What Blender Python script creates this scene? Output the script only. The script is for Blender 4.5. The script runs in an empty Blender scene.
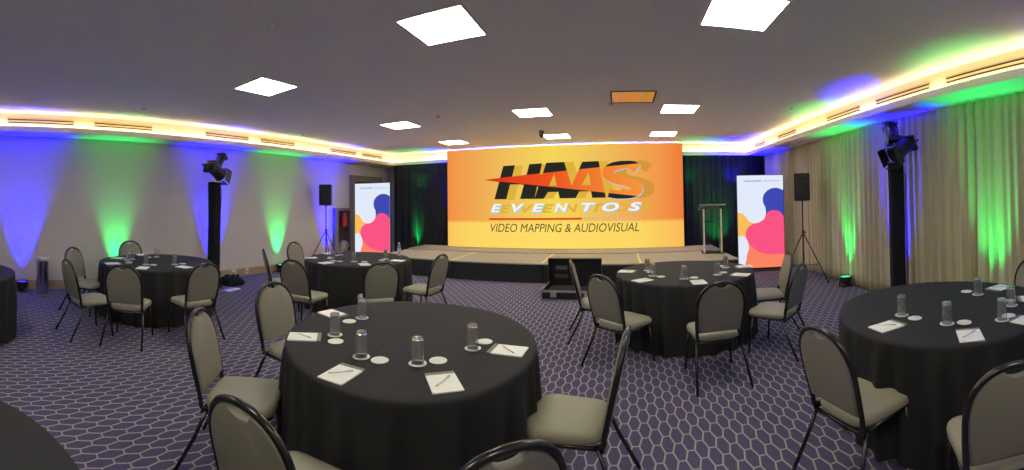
import bpy, bmesh, math, random
from mathutils import Vector, Matrix
from math import sin, cos, pi, radians, atan2, hypot, sqrt

S = bpy.context.scene
COL = S.collection
RND = random.Random(7)

# ------------------------------------------------------------------ camera
CAM_Z = 1.665
F_PX, Y0_PX = 395.9, 192.4
PSI, PIT, ROL = 0.274, 0.024, 0.012


def cam_matrix():
    c, s = cos(PSI), sin(PSI)
    A = Matrix(((c, 0, s), (0, 1, 0), (-s, 0, c)))
    c, s = cos(PIT), sin(PIT)
    B = Matrix(((1, 0, 0), (0, c, -s), (0, s, c)))
    c, s = cos(ROL), sin(ROL)
    D = Matrix(((c, -s, 0), (s, c, 0), (0, 0, 1)))
    M = D @ B @ A                       # rows: right, up, forward in (X, up, depth)
    r, u, f = [Vector((M[i][0], M[i][2], M[i][1])) for i in range(3)]
    b = -f
    return Matrix(((r.x, u.x, b.x, 0), (r.y, u.y, b.y, 0), (r.z, u.z, b.z, CAM_Z), (0, 0, 0, 1)))


cd = bpy.data.cameras.new('camera')
cam = bpy.data.objects.new('camera', cd)
COL.objects.link(cam)
cam.matrix_world = cam_matrix()
cd.type = 'PANO'
cd.panorama_type = 'CENTRAL_CYLINDRICAL'
cd.central_cylindrical_radius = 1.0
cd.central_cylindrical_range_u_min = -512 / F_PX
cd.central_cylindrical_range_u_max = 512 / F_PX
cd.central_cylindrical_range_v_max = Y0_PX / F_PX
cd.central_cylindrical_range_v_min = -(470 - Y0_PX) / F_PX
cd.clip_start = 0.02
cd.clip_end = 60
S.camera = cam

# ------------------------------------------------------------------ world, exposure
w = bpy.data.worlds.new('world')
S.world = w
w.use_nodes = True
w.node_tree.nodes['Background'].inputs[0].default_value = (0.5, 0.5, 0.55, 1)
w.node_tree.nodes['Background'].inputs[1].default_value = 0.02
S.view_settings.view_transform = 'Standard'
S.view_settings.look = 'None'
S.view_settings.exposure = 0.0
S.view_settings.gamma = 1.0
S.view_settings.use_curve_mapping = False
S.cycles.use_denoising = True
S.cycles.max_bounces = 12
S.cycles.diffuse_bounces = 8
S.cycles.sample_clamp_indirect = 10.0
S.cycles.caustics_reflective = False
S.cycles.caustics_refractive = False

# light levels
PANEL_L = 27.0
COVE_L = 26.0
WALL_SPOT = 60.0
BLUE_W, GREEN_W = 2100.0, 330.0

# room measures
XL, XR = -7.43, 4.15           # side walls
XLIP_L, XLIP_R = -6.884, 3.56  # lip of the cove soffit
YB, YLIP = 11.2, 10.64
YF = -3.2
ZC, ZLIP = 3.2, 2.875
STAGE_Z = 0.4


# ------------------------------------------------------------------ materials
def lin(c):
    return tuple(((v / 255) / 12.92 if v / 255 <= 0.04045 else ((v / 255 + 0.055) / 1.055) ** 2.4) for v in c) + (1,)


def mat(name, col, rough=0.6, metal=0.0, spec=0.5, **kw):
    m = bpy.data.materials.new(name)
    m.use_nodes = True
    b = m.node_tree.nodes['Principled BSDF']
    b.inputs['Base Color'].default_value = tuple(col[:3]) + (1,)
    b.inputs['Roughness'].default_value = rough
    b.inputs['Metallic'].default_value = metal
    b.inputs['Specular IOR Level'].default_value = spec
    for k, v in kw.items():
        b.inputs[k.replace('_', ' ')].default_value = v
    return m


def noise_col(m, a, b, scale=20, bump=0.0, detail=4, coord='Object', stretch=(1, 1, 1)):
    """soft mottling between two close colours, with an optional bump"""
    nt = m.node_tree
    N, L = nt.nodes, nt.links
    p = N['Principled BSDF']
    tc = N.new('ShaderNodeTexCoord')
    mp = N.new('ShaderNodeMapping')
    mp.inputs['Scale'].default_value = stretch
    n = N.new('ShaderNodeTexNoise')
    n.inputs['Scale'].default_value = scale
    n.inputs['Detail'].default_value = detail
    mx = N.new('ShaderNodeMix')
    mx.data_type = 'RGBA'
    mx.inputs['A'].default_value = tuple(a[:3]) + (1,)
    mx.inputs['B'].default_value = tuple(b[:3]) + (1,)
    L.new(tc.outputs[coord], mp.inputs[0])
    L.new(mp.outputs[0], n.inputs['Vector'])
    L.new(n.outputs['Fac'], mx.inputs['Factor'])
    L.new(mx.outputs['Result'], p.inputs['Base Color'])
    if bump:
        bp = N.new('ShaderNodeBump')
        bp.inputs['Strength'].default_value = bump
        bp.inputs['Distance'].default_value = 0.01
        L.new(n.outputs['Fac'], bp.inputs['Height'])
        L.new(bp.outputs[0], p.inputs['Normal'])
    return m


def emit(name, col, strength=1.0):
    m = bpy.data.materials.new(name)
    m.use_nodes = True
    N = m.node_tree.nodes
    N.remove(N['Principled BSDF'])
    e = N.new('ShaderNodeEmission')
    e.inputs[0].default_value = tuple(col[:3]) + (1,)
    e.inputs[1].default_value = strength
    m.node_tree.links.new(e.outputs[0], N['Material Output'].inputs[0])
    return m


def mathn(N, L, op, a, b=None, c=None):
    n = N.new('ShaderNodeMath')
    n.operation = op
    for i, v in enumerate((a, b, c)):
        if v is None:
            continue
        if isinstance(v, (int, float)):
            n.inputs[i].default_value = v
        else:
            L.new(v, n.inputs[i])
    return n.outputs[0]


def carpet_material():
    m = mat('hexagon_carpet', (0.05, 0.04, 0.09), 0.95, spec=0.1)
    nt = m.node_tree
    N, L = nt.nodes, nt.links
    p = N['Principled BSDF']
    tc = N.new('ShaderNodeTexCoord')
    sx = N.new('ShaderNodeSeparateXYZ')
    L.new(tc.outputs['Object'], sx.inputs[0])

    def f(op, a, b=None, c=None):
        return mathn(N, L, op, a, b, c)
    PX, PY = 0.145, 0.185

    def cell(ox, oy):
        x = f('ADD', sx.outputs[0], ox)
        x = f('FLOORED_MODULO', x, PX)
        x = f('ABSOLUTE', f('SUBTRACT', x, PX / 2))
        y = f('ADD', sx.outputs[1], oy)
        y = f('FLOORED_MODULO', y, PY)
        y = f('ABSOLUTE', f('SUBTRACT', y, PY / 2))
        e1 = f('SUBTRACT', PY / 2, y)
        e2 = f('DIVIDE', f('SUBTRACT', PY / 2, f('ADD', f('MULTIPLY', x, 1.914), f('MULTIPLY', y, 0.5))), 1.978)
        return f('MINIMUM', e1, e2)
    d = f('MAXIMUM', cell(0.0, 0.07), cell(PX / 2, 0.07 + PY / 2))
    nz = N.new('ShaderNodeTexNoise')
    nz.inputs['Scale'].default_value = 260
    nz.inputs['Detail'].default_value = 2
    L.new(tc.outputs['Object'], nz.inputs['Vector'])
    dd = f('ADD', d, f('MULTIPLY', f('SUBTRACT', nz.outputs['Fac'], 0.5), 0.003))
    rm = N.new('ShaderNodeMapRange')
    rm.inputs['From Min'].default_value = 0.0040
    rm.inputs['From Max'].default_value = 0.0075
    rm.inputs['To Min'].default_value = 1.0
    rm.inputs['To Max'].default_value = 0.0
    L.new(dd, rm.inputs['Value'])
    n2 = N.new('ShaderNodeTexNoise')
    n2.inputs['Scale'].default_value = 90
    n2.inputs['Detail'].default_value = 5
    L.new(tc.outputs['Object'], n2.inputs['Vector'])
    m1 = N.new('ShaderNodeMix')
    m1.data_type = 'RGBA'
    m1.inputs['A'].default_value = (0.046, 0.038, 0.080, 1)
    m1.inputs['B'].default_value = (0.118, 0.102, 0.178, 1)
    L.new(n2.outputs['Fac'], m1.inputs['Factor'])
    m2 = N.new('ShaderNodeMix')
    m2.data_type = 'RGBA'
    m2.inputs['B'].default_value = (0.33, 0.31, 0.27, 1)
    L.new(m1.outputs['Result'], m2.inputs['A'])
    L.new(rm.outputs[0], m2.inputs['Factor'])
    L.new(m2.outputs['Result'], p.inputs['Base Color'])
    b = N.new('ShaderNodeBump')
    b.inputs['Strength'].default_value = 0.35
    b.inputs['Distance'].default_value = 0.004
    L.new(nz.outputs['Fac'], b.inputs['Height'])
    L.new(b.outputs[0], p.inputs['Normal'])
    return m


M = {}
M['carpet'] = carpet_material()
M['ceiling'] = noise_col(mat('ceiling_paint', (.6, .6, .6), .9, spec=.2), (.88, .87, .85), (.91, .90, .88), 3)
M['wall'] = noise_col(mat('wall_paint', (.6, .6, .6), .85, spec=.25), (.55, .515, .45), (.60, .565, .50), 1.5)
M['cream'] = noise_col(mat('cream_paint', (.8, .7, .5), .7, spec=.3), (.74, .65, .48), (.78, .69, .53), 4)
M['lip'] = mat('lip_paint', (.85, .79, .74), .7, spec=.3)
M['baseboard'] = noise_col(mat('oak_baseboard', (.3, .2, .1), .5), (.33, .235, .13), (.42, .31, .18), 6, stretch=(1, .2, 6))
M['taupe'] = noise_col(mat('taupe_panel', (.2, .18, .15), .7), (.17, .15, .125), (.21, .185, .155), 5)
M['dark_door'] = noise_col(mat('dark_door', (.04, .035, .03), .6), (.035, .03, .026), (.05, .042, .035), 8)
M['black_paint'] = mat('black_satin', (.012, .012, .013), .38)
M['black_plastic'] = mat('black_plastic', (.016, .016, .018), .5)
M['black_metal'] = mat('black_chair_tube', (.018, .017, .017), .22, metal=0.3, spec=.8)
M['chrome'] = mat('chrome', (.55, .54, .52), .2, metal=1)
M['alu'] = mat('aluminium', (.6, .6, .58), .35, metal=1)
M['steel'] = noise_col(mat('brushed_steel', (.5, .5, .5), .22, metal=1), (.45, .45, .45), (.6, .6, .6), 30, stretch=(20, 20, .5))
M['paper'] = mat('white_paper', (.80, .80, .71), .8, spec=.2)
M['card'] = mat('grey_card', (.22, .22, .20), .8, spec=.2)
M['coaster'] = mat('white_coaster', (.72, .72, .61), .8, spec=.2)
M['pen'] = mat('grey_pen', (.62, .62, .58), .5)
M['white_plastic'] = mat('white_plastic', (.75, .75, .72), .5)
M['red'] = mat('red_paint', (.55, .03, .02), .35)
M['tape'] = mat('yellow_tape', (.75, .58, .16), .6)
M['grille_dark'] = mat('grille_dark', (.035, .02, .01), .8)
M['grille_frame'] = mat('grille_frame', (.60, .46, .29), .6)
M['mirror'] = mat('polished_hatch', (.60, .58, .58), .14, metal=1)
M['stage_top'] = noise_col(mat('stage_carpet', (.2, .2, .2), .95, spec=.1), (.33, .285, .20), (.41, .36, .26), 60, bump=.2)
M['stage_skirt'] = noise_col(mat('stage_skirt', (.01, .01, .01), .9), (.010, .011, .011), (.018, .019, .018), 12)
M['sole'] = mat('glass_rim', (.9, .9, .9), .2)

g = mat('clear_glass', (1, 1, 1), 0.02)
g.node_tree.nodes['Principled BSDF'].inputs['Transmission Weight'].default_value = 1
g.node_tree.nodes['Principled BSDF'].inputs['IOR'].default_value = 1.45
g.node_tree.nodes['Principled BSDF'].inputs['Transmission Weight'].default_value = .90
M['glass'] = g
a = mat('clear_acrylic', (.97, 1, .99), 0.04)
a.node_tree.nodes['Principled BSDF'].inputs['Transmission Weight'].default_value = 1
a.node_tree.nodes['Principled BSDF'].inputs['IOR'].default_value = 1.3
M['acrylic'] = a
wt = mat('bottle_plastic', (.93, .96, 1), 0.08)
wt.node_tree.nodes['Principled BSDF'].inputs['Transmission Weight'].default_value = .8
M['bottle'] = wt


def fabric(name, c1, c2, rough=.85, sheen=0.0, scale=160, bump=.15):
    m = mat(name, c1, rough, spec=.25)
    noise_col(m, c1, c2, scale, bump)
    m.node_tree.nodes['Principled BSDF'].inputs['Sheen Weight'].default_value = sheen
    return m


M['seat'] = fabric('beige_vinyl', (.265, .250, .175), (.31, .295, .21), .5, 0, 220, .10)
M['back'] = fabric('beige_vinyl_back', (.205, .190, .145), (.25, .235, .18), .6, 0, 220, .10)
M['cloth'] = fabric('black_tablecloth', (.019, .0185, .0175), (.026, .0255, .024), .8, .0, 300, .12)
M['drape'] = fabric('black_drape', (.014, .016, .018), (.020, .022, .026), .9, .1, 40, .1)
M['curtain'] = fabric('beige_curtain', (.48, .42, .27), (.56, .49, .33), .85, .05, 90, .08)
M['sleeve'] = fabric('black_sleeve', (.008, .008, .009), (.012, .012, .013), .9, 0, 60, .2)


# ------------------------------------------------------------------ mesh helpers
def finish(name, bm, m, parent=None, smooth=False, loc=None, rotz=0, angle=None):
    me = bpy.data.meshes.new(name)
    bmesh.ops.recalc_face_normals(bm, faces=bm.faces)
    bm.to_mesh(me)
    bm.free()
    o = bpy.data.objects.new(name, me)
    COL.objects.link(o)
    if isinstance(m, (list, tuple)):
        for k in m:
            me.materials.append(k)
    elif m:
        me.materials.append(m)
    if smooth:
        for p in me.polygons:
            p.use_smooth = True
        if angle:
            me.set_sharp_from_angle(angle=radians(angle))
    if parent:
        o.parent = parent
    if loc is not None:
        o.location = loc
    o.rotation_euler.z = rotz
    return o


def tag(o, label=None, cat=None, group=None, kind=None):
    if label:
        o['label'] = label
    if cat:
        o['category'] = cat
    if group:
        o['group'] = group
    if kind:
        o['kind'] = kind
    return o


def thing(name, label, cat, loc=(0, 0, 0), rz=0, group=None):
    o = bpy.data.objects.new(name, None)
    o.empty_display_size = .1
    COL.objects.link(o)
    o.location = loc
    o.rotation_euler.z = rz
    return tag(o, label, cat, group)


def struct(name, bm, m, **k):
    o = finish(name, bm, m, **k)
    o['kind'] = 'structure'
    return o


def BM():
    return bmesh.new()


def box(bm, x0, x1, y0, y1, z0, z1, bevel=0.0, mi=0, seg=2):
    r = bmesh.ops.create_cube(bm, size=1)
    vs = r['verts']
    for v in vs:
        v.co = Vector(((x0 + x1) / 2 + v.co.x * (x1 - x0), (y0 + y1) / 2 + v.co.y * (y1 - y0), (z0 + z1) / 2 + v.co.z * (z1 - z0)))
    fs = set(f for v in vs for f in v.link_faces)
    for f in fs:
        f.material_index = mi
    if bevel:
        es = list(set(e for v in vs for e in v.link_edges))
        bmesh.ops.bevel(bm, geom=es, offset=bevel, segments=seg, affect='EDGES', profile=.5, material=-1)
    return vs


def tube(bm, pts, r, n=8, closed=False, caps=True, flat=None):
    """a round tube through pts; r is one radius or one per point"""
    pts = [Vector(p) for p in pts]
    k = len(pts)
    rs = r if isinstance(r, (list, tuple)) else [r] * k
    rings = []
    prev = None
    for i, p in enumerate(pts):
        if closed:
            d = pts[(i + 1) % k] - pts[i - 1]
        elif i == 0:
            d = pts[1] - pts[0]
        elif i == k - 1:
            d = pts[-1] - pts[-2]
        else:
            d = (pts[i + 1] - pts[i]).normalized() + (pts[i] - pts[i - 1]).normalized()
        d.normalize()
        if prev is None:
            up = Vector((0, 0, 1)) if abs(d.z) < .9 else Vector((0, 1, 0))
            a = d.cross(up).normalized()
        else:
            a = (prev - d * prev.dot(d)).normalized()
        prev = a
        b = d.cross(a)
        rings.append([bm.verts.new(p + (a * cos(2 * pi * j / n) + b * sin(2 * pi * j / n)) * rs[i]) for j in range(n)])
    m = k if closed else k - 1
    for i in range(m):
        A, B = rings[i], rings[(i + 1) % k]
        for j in range(n):
            bm.faces.new((A[j], A[(j + 1) % n], B[(j + 1) % n], B[j]))
    if caps and not closed:
        bm.faces.new(rings[0][::-1])
        bm.faces.new(rings[-1])


def lathe(bm, prof, n=24, cx=0, cy=0, cap0=True, cap1=True, mi=0):
    rings = []
    for r, z in prof:
        rings.append([bm.verts.new((cx + r * cos(2 * pi * j / n), cy + r * sin(2 * pi * j / n), z)) for j in range(n)])
    for A, B in zip(rings, rings[1:]):
        for j in range(n):
            f = bm.faces.new((A[j], A[(j + 1) % n], B[(j + 1) % n], B[j]))
            f.material_index = mi
    if cap0:
        bm.faces.new(rings[0][::-1]).material_index = mi
    if cap1:
        bm.faces.new(rings[-1]).material_index = mi


def slab(bm, pts, y0, y1, mi=0):
    """polygon in x,z extruded along y"""
    a = [bm.verts.new((x, y0, z)) for x, z in pts]
    b = [bm.verts.new((x, y1, z)) for x, z in pts]
    n = len(pts)
    fs = [bm.faces.new(a), bm.faces.new(b[::-1])]
    for i in range(n):
        fs.append(bm.faces.new((a[i], b[i], b[(i + 1) % n], a[(i + 1) % n])))
    for f in fs:
        f.material_index = mi


def dup(o, parent=None):
    c = o.copy()
    COL.objects.link(c)
    if parent is not None:
        c.parent = parent
    for ch in list(o.children):
        dup(ch, c)
    return c


def text_mesh(name, body, m, parent, x, z, width, height, y, shear=0.0, bold=0.0, wide=True, depth=.002, rotm=None):
    """real lettering: a text turned into a mesh, scaled to width x height, standing upright facing -y"""
    cu = bpy.data.curves.new(name, 'FONT')
    cu.body = body
    cu.shear = shear
    cu.offset = bold
    cu.extrude = 0.02
    cu.resolution_u = 3
    o = bpy.data.objects.new(name, cu)
    COL.objects.link(o)
    bpy.context.view_layer.update()
    dg = bpy.context.evaluated_depsgraph_get()
    me = bpy.data.meshes.new_from_object(o.evaluated_get(dg))
    bpy.data.objects.remove(o)
    xs = [v.co.x for v in me.vertices]
    ys = [v.co.y for v in me.vertices]
    sx, sy = width / (max(xs) - min(xs)), height / (max(ys) - min(ys))
    x0, y0 = min(xs), min(ys)
    for v in me.vertices:
        v.co = Vector((x + (v.co.x - x0) * sx, y - (v.co.z / .02) * depth / 2, z + (v.co.y - y0) * sy))
    me.materials.clear()
    me.materials.append(m)
    t = bpy.data.objects.new(name, me)
    COL.objects.link(t)
    if parent:
        t.parent = parent
    return t


# ------------------------------------------------------------------ the room
bm = BM(); box(bm, XL, XR, YF, YB, -.1, 0); struct('floor', bm, M['carpet'])
bm = BM(); box(bm, XL - .2, XR + .2, YF - .2, YB + .2, ZC, ZC + .1); struct('ceiling', bm, M['ceiling'])
bm = BM(); box(bm, XL - .15, XL, YF, YB, 0, ZC); struct('wall_left', bm, M['wall'])
bm = BM(); box(bm, XR, XR + .15, YF, YB, 0, ZC); struct('wall_right', bm, M['wall'])
bm = BM(); box(bm, XL - .15, XR + .15, YB, YB + .15, 0, ZC); struct('wall_back', bm, M['wall'])
bm = BM(); box(bm, XL - .15, XR + .15, YF - .15, YF, 0, ZC); struct('wall_front', bm, M['wall'])
bm = BM(); box(bm, XL, XL + .02, YF, 9.08, 0, .17, .004); struct('baseboard_left', bm, M['baseboard'])

# dropped soffit along three walls: a box with a fascia and a projecting lip that hides the light strip
FD = .10   # lip ledge depth
for nm, (x0, x1, y0, y1) in {'trim_1': (XL, XLIP_L - FD, YF, YB), 'trim_2': (XLIP_R + FD, XR, YF, YB), 'trim_3': (XLIP_L - FD, XLIP_R + FD, YLIP + FD, YB)}.items():
    bm = BM(); box(bm, x0, x1, y0, y1, ZLIP + .002, ZC); struct(nm, bm, M['cream'])
    # painted underside of the soffit
bm = BM()
box(bm, XL, XLIP_L, YF, YB, ZLIP - .01, ZLIP)
box(bm, XLIP_R, XR, YF, YB, ZLIP - .01, ZLIP)
box(bm, XLIP_L, XLIP_R, YLIP, YB, ZLIP - .01, ZLIP)
box(bm, XLIP_L - .02, XLIP_L, YF, YLIP, ZLIP, ZLIP + .085)
box(bm, XLIP_R, XLIP_R + .02, YF, YLIP, ZLIP, ZLIP + .085)
box(bm, XLIP_L - .02, XLIP_R + .02, YLIP, YLIP + .02, ZLIP, ZLIP + .085)
struct('trim_4', bm, M['lip'])

M['led_strip'] = emit('led_strip', (1.0, .83, .48), COVE_L)
# the light strips lying in the ledge
for label, (x0, x1, y0, y1) in {'left wall': (XLIP_L - .055, XLIP_L - .035, YF, YLIP + .03), 'right curtain wall': (XLIP_R + .035, XLIP_R + .055, YF, YLIP + .03), 'stage wall': (XLIP_L - .03, XLIP_R + .03, YLIP + .035, YLIP + .055)}.items():
    bm = BM(); box(bm, x0, x1, y0, y1, ZLIP + .05, ZLIP + .07)
    tag(finish('led_strip', bm, M['led_strip']), 'warm white light strip in the ceiling cove along the ' + label, 'light strip')


# slot air grilles in the fascia
def grille(side, y0, y1, label):
    x = XLIP_L - FD if side < 0 else XLIP_R + FD
    s = 1 if side < 0 else -1
    t = thing('air_grille', label, 'air vent', (x, (y0 + y1) / 2, 3.06), group=None)
    h = (y1 - y0) / 2
    bm = BM(); box(bm, 0, s * .008, -h, h, -.05, .05); finish('plate', bm, M['grille_frame'], t)
    for q in (-.024, .024):
        bm = BM(); box(bm, s * .008, s * .010, -h + .015, h - .015, q - .010, q + .010)
        finish('slot', bm, M['grille_dark'], t)


ORD = ['nearest', 'second nearest', 'third nearest', 'fourth', 'fifth', 'sixth and farthest']
for i, (a0, a1) in enumerate([(.12, 1.33), (1.69, 2.84), (4.0, 5.1), (5.42, 6.47), (7.75, 8.85), (9.12, 10.18)]):
    grille(-1, a0, a1, 'slot air vent in the left cove, ' + ['nearest the camera', 'second from the camera', 'third, just past the blue lit truss', 'fourth, before the bare stretch of fascia', 'fifth, above the left loudspeaker', 'last one next to the stage corner'][i])
for i, (a0, a1) in enumerate([(2.1, 3.35), (3.63, 4.8), (5.22, 6.3), (7.6, 8.6), (9.45, 10.3)]):
    grille(1, a0, a1, 'slot air vent in the right cove, ' + ['at the right picture edge', 'right above the truss tower', 'left of the truss tower', 'second from the stage corner', 'last one by the stage corner'][i])

# ------------------------------------------------------------------ ceiling lights
M['diffuser'] = emit('panel_light', (1.0, .96, .84), PANEL_L)
rows = [(3.08, 'front row'), (6.62, 'middle row'), (9.18, 'row nearest the stage')]
cols = [(-4.1, 'left'), (-1.47, 'centre'), (1.02, 'right')]


def panel(x, y, label, half=.29):
    t = thing('ceiling_light', label, 'ceiling light', (x, y, ZC), group='square ceiling panel lights')
    bm = BM()
    o, i = half + .018, half
    for a0, a1, b0, b1 in ((-o, o, -o, -i), (-o, o, i, o), (-o, -i, -i, i), (i, o, -i, i)):
        box(bm, a0, a1, b0, b1, -.012, 0)
    finish('frame', bm, M['white_plastic'], t)
    bm = BM(); box(bm, -i, i, -i, i, -.006, 0)
    finish('diffuser', bm, M['diffuser'], t)
    return t


for ry, rl in rows:
    for cx_, cl in cols:
        if ry == 3.08 and cx_ == -4.1:
            panel(-4.06, 3.24, 'glowing square ceiling panel light, left one of the front row')
        else:
            panel(cx_, ry, 'glowing square ceiling panel light, %s one of the %s' % (cl, rl))
for cx_, cl in cols:   # the row behind the camera lights the near end of the room
    panel(cx_, -.5, 'glowing square ceiling panel light behind the camera, ' + cl)

t = thing('ceiling_hatch', 'shiny square ceiling panel reflecting the orange screen', 'ceiling panel', (.21, 5.86, ZC))
bm = BM(); box(bm, -.31, .31, -.31, .31, -.006, 0); finish('mirror_plate', bm, M['mirror'], t)
bm = BM()
for a0, a1, b0, b1 in ((-.33, .33, -.33, -.31), (-.33, .33, .31, .33), (-.33, -.31, -.31, .31), (.31, .33, -.31, .31)):
    box(bm, a0, a1, b0, b1, -.010, 0)
finish('frame', bm, M['grille_dark'], t)


def detector(x, y, label, r=.05, h=.035, m='white_plastic'):
    t = thing('smoke_detector', label, 'smoke detector', (x, y, ZC))
    bm = BM(); lathe(bm, [(r, -.008), (r, 0)], 16); finish('base', bm, M[m], t, smooth=True, angle=40)
    bm = BM(); lathe(bm, [(r * .35, -h), (r * .7, -h * .8), (r * .85, -.008)], 16); finish('sensor_head', bm, M['grille_dark' if m != 'white_plastic' else m], t, smooth=True, angle=40)


detector(-2.59, 2.19, 'round smoke detector on the ceiling left of the big front light', .06)
detector(-6.05, 2.31, 'small ceiling sensor near the left cove, closer one', .04)
detector(-6.31, 6.1, 'small ceiling sensor near the left cove, farther one', .035)
detector(-3.1, 6.26, 'small ceiling sensor beside the middle-row left light', .04)
detector(-.12, 6.24, 'round ceiling sensor beside the shiny square panel', .05)
detector(2.92, 6.2, 'small ceiling sensor near the right cove', .05)
t = thing('ceiling_camera', 'small dark dome camera behind the far centre ceiling light', 'camera', (-1.68, 8.4, ZC))
bm = BM(); lathe(bm, [(.05, -.10), (.055, 0)], 16); finish('housing', bm, M['taupe'], t, smooth=True, angle=40)
bm = BM(); lathe(bm, [(.01, -.15), (.035, -.135), (.05, -.10)], 16); finish('dome', bm, M['black_plastic'], t, smooth=True, angle=60)

# ------------------------------------------------------------------ left wall: doorway, extinguisher niche, outlets
bm = BM()
box(bm, XL, XL + .05, 9.10, 9.34, 0, 2.5)
box(bm, XL, XL + .05, 10.62, 10.74, 0, 2.5)
box(bm, XL, XL + .05, 9.34, 10.62, 2.32, 2.5)
d = struct('door_1', bm, M['taupe'])
bm = BM(); box(bm, XL, XL + .03, 9.34, 10.62, 0, 2.32, .003); o = finish('door_leaf', bm, M['dark_door'], d)
bm = BM(); tube(bm, [(XL + .03, 9.46, 1.0), (XL + .07, 9.46, 1.0), (XL + .07, 9.60, 1.0)], .009); finish('door_handle', bm, M['chrome'], d, smooth=True)

t = thing('extinguisher_cabinet', 'taupe framed wall niche right of the left loudspeaker holding a red extinguisher', 'cabinet', (XL, 0, 0))
bm = BM()
y0, y1, z0, z1 = 8.36, 9.09, .17, 1.52
for a0, a1, b0, b1 in ((y0, y1, z1 - .08, z1), (y0, y1, z0, z0 + .1), (y0, y0 + .13, z0 + .1, z1 - .08), (y1 - .06, y1, z0 + .1, z1 - .08)):
    box(bm, 0, .10, a0, a1, b0, b1)
finish('frame', bm, M['taupe'], t)
bm = BM(); box(bm, 0, .012, y0 + .13, y1 - .06, z0 + .1, z1 - .08); finish('back_plate', bm, M['dark_door'], t)
t = thing('fire_extinguisher', 'red fire extinguisher hanging inside the taupe wall niche', 'fire extinguisher', (XL + .10, 8.74, 1.0))
bm = BM(); lathe(bm, [(.02, -.02), (.08, 0), (.085, .02), (.085, .30), (.06, .36), (.025, .385)], 20); finish('cylinder', bm, M['red'], t, smooth=True, angle=60)
bm = BM(); lathe(bm, [(.02, .385), (.02, .42)], 10); box(bm, -.02, .02, -.05, .05, .42, .44, .004); finish('valve', bm, M['black_plastic'], t)
bm = BM(); tube(bm, [(.0, .05, .42), (0, .12, .38), (.0, .13, .2), (.0, .125, -.25)], .011); finish('hose', bm, M['black_plastic'], t, smooth=True)
t = thing('clear_bag', 'pale crumpled clear plastic bag at the bottom of the wall niche', 'bag', (XL + .10, 8.72, .27))
bm = BM()
bmesh.ops.create_icosphere(bm, subdivisions=3, radius=1)
rr = random.Random(3)
for v in bm.verts:
    k = 1 + rr.uniform(-.12, .12)
    v.co = Vector((v.co.x * .09 * k, v.co.y * .2 * k, .16 + v.co.z * .16 * k))
finish('bag_film', bm, noise_col(mat('bag_film', (.3, .3, .25), .3), (.22, .22, .18), (.32, .32, .27), 8), t)

for i, yy in enumerate((5.02, 5.38)):
    t = thing('wall_outlet', ['white double power outlet on the left baseboard, nearer the truss', 'white single power outlet on the left baseboard, farther from the truss'][i], 'power outlet', (XL + .02, yy, .10))
    bm = BM(); box(bm, 0, .008, -.06 if i == 0 else -.035, .06 if i == 0 else .035, -.055, .055, .003); finish('plate', bm, M['white_plastic'], t)
    bm = BM()
    for q in ((-.03, .03) if i == 0 else (0,)):
        box(bm, .008, .011, q - .018, q + .018, -.03, .02)
    finish('socket', bm, M['card'], t)

# ------------------------------------------------------------------ stage
XS0, XS1, YS0, YSM, YS1 = -5.6, 2.4, 7.93, 9.42, 10.45
for i in range(4):
    xa, xb = XS0 + 2 * i, XS0 + 2 * i + 2
    for j, (ya, yb, zt) in enumerate(((YS0, YSM, STAGE_Z), (YSM, YS1, STAGE_Z + .02))):
        pos = ['left end', 'left of centre', 'right of centre', 'right end'][i]
        t = thing('stage_platform', 'low brown carpeted stage platform, %s, %s row' % (pos, ['front', 'back'][j]), 'stage platform', ((xa + xb) / 2, (ya + yb) / 2, 0), group='stage platforms')
        hy = (yb - ya) / 2
        bm = BM(); box(bm, -.998, .998, -hy, hy - .004, zt - .03, zt, .003); finish('deck', bm, M['stage_top'], t)
        bm = BM(); box(bm, -.99, .99, -hy + .012, hy - .012, 0.002, zt - .03); finish('skirt', bm, M['stage_skirt'], t)
        if i < 3 and j == 0:
            bm = BM(); box(bm, .955, .995, -hy + .01, hy - .02, zt, zt + .002); finish('seam_tape', bm, M['tape'], t)


def wave_cloth(bm, x0, x1, z0, z1, amp, pitch, seed, nz=10, thick=.0, power=1.0):
    """hanging pleated cloth along x facing -y"""
    r = random.Random(seed)
    n = int((x1 - x0) / (pitch / 10))
    xs = [x0 + (x1 - x0) * i / n for i in range(n + 1)]
    ph, cur = [], 0
    loc = pitch
    for i in range(n + 1):
        if i % 10 == 0:
            loc = pitch * r.uniform(.7, 1.4)
        cur += (x1 - x0) / n / loc * 2 * pi
        ph.append(cur)
    am = [amp * (.75 + .45 * sin(i * .013 * 7 + seed) * sin(i * .0071 * 5)) for i in range(n + 1)]
    grid = []
    for k in range(nz + 1):
        f = k / nz
        z = z1 + (z0 - z1) * f
        row = []
        for i, x in enumerate(xs):
            y = am[i] * (sin(ph[i]) + .35 * sin(ph[i] * 2.1 + 1 + f * .8)) * (.55 + .6 * f)
            xx = x + .25 * am[i] * cos(ph[i] * .5 + f * 1.5) * f
            row.append(bm.verts.new((xx, y, z)))
        grid.append(row)
    for A, B in zip(grid, grid[1:]):
        for i in range(n):
            bm.faces.new((A[i], A[i + 1], B[i + 1], B[i]))


def solidify(o, t):
    s = o.modifiers.new('thickness', 'SOLIDIFY')
    s.thickness = t
    s.offset = 0
    return o


for nm, xa, xb, lb in (('l', XLIP_L - .02, -4.82, 'tall black stage drape left of the big orange screen'), ('r', 1.66, XR - .16, 'tall black stage drape right of the big orange screen behind the lectern')):
    bm = BM(); wave_cloth(bm, 0, xb - xa, .01, ZLIP - .012, .035, .20, 5 if nm == 'l' else 9, nz=8)
    o = finish('stage_drape', bm, M['drape'], smooth=True, loc=(xa, 10.72, 0))
    tag(solidify(o, .004), lb, 'drape')

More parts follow.
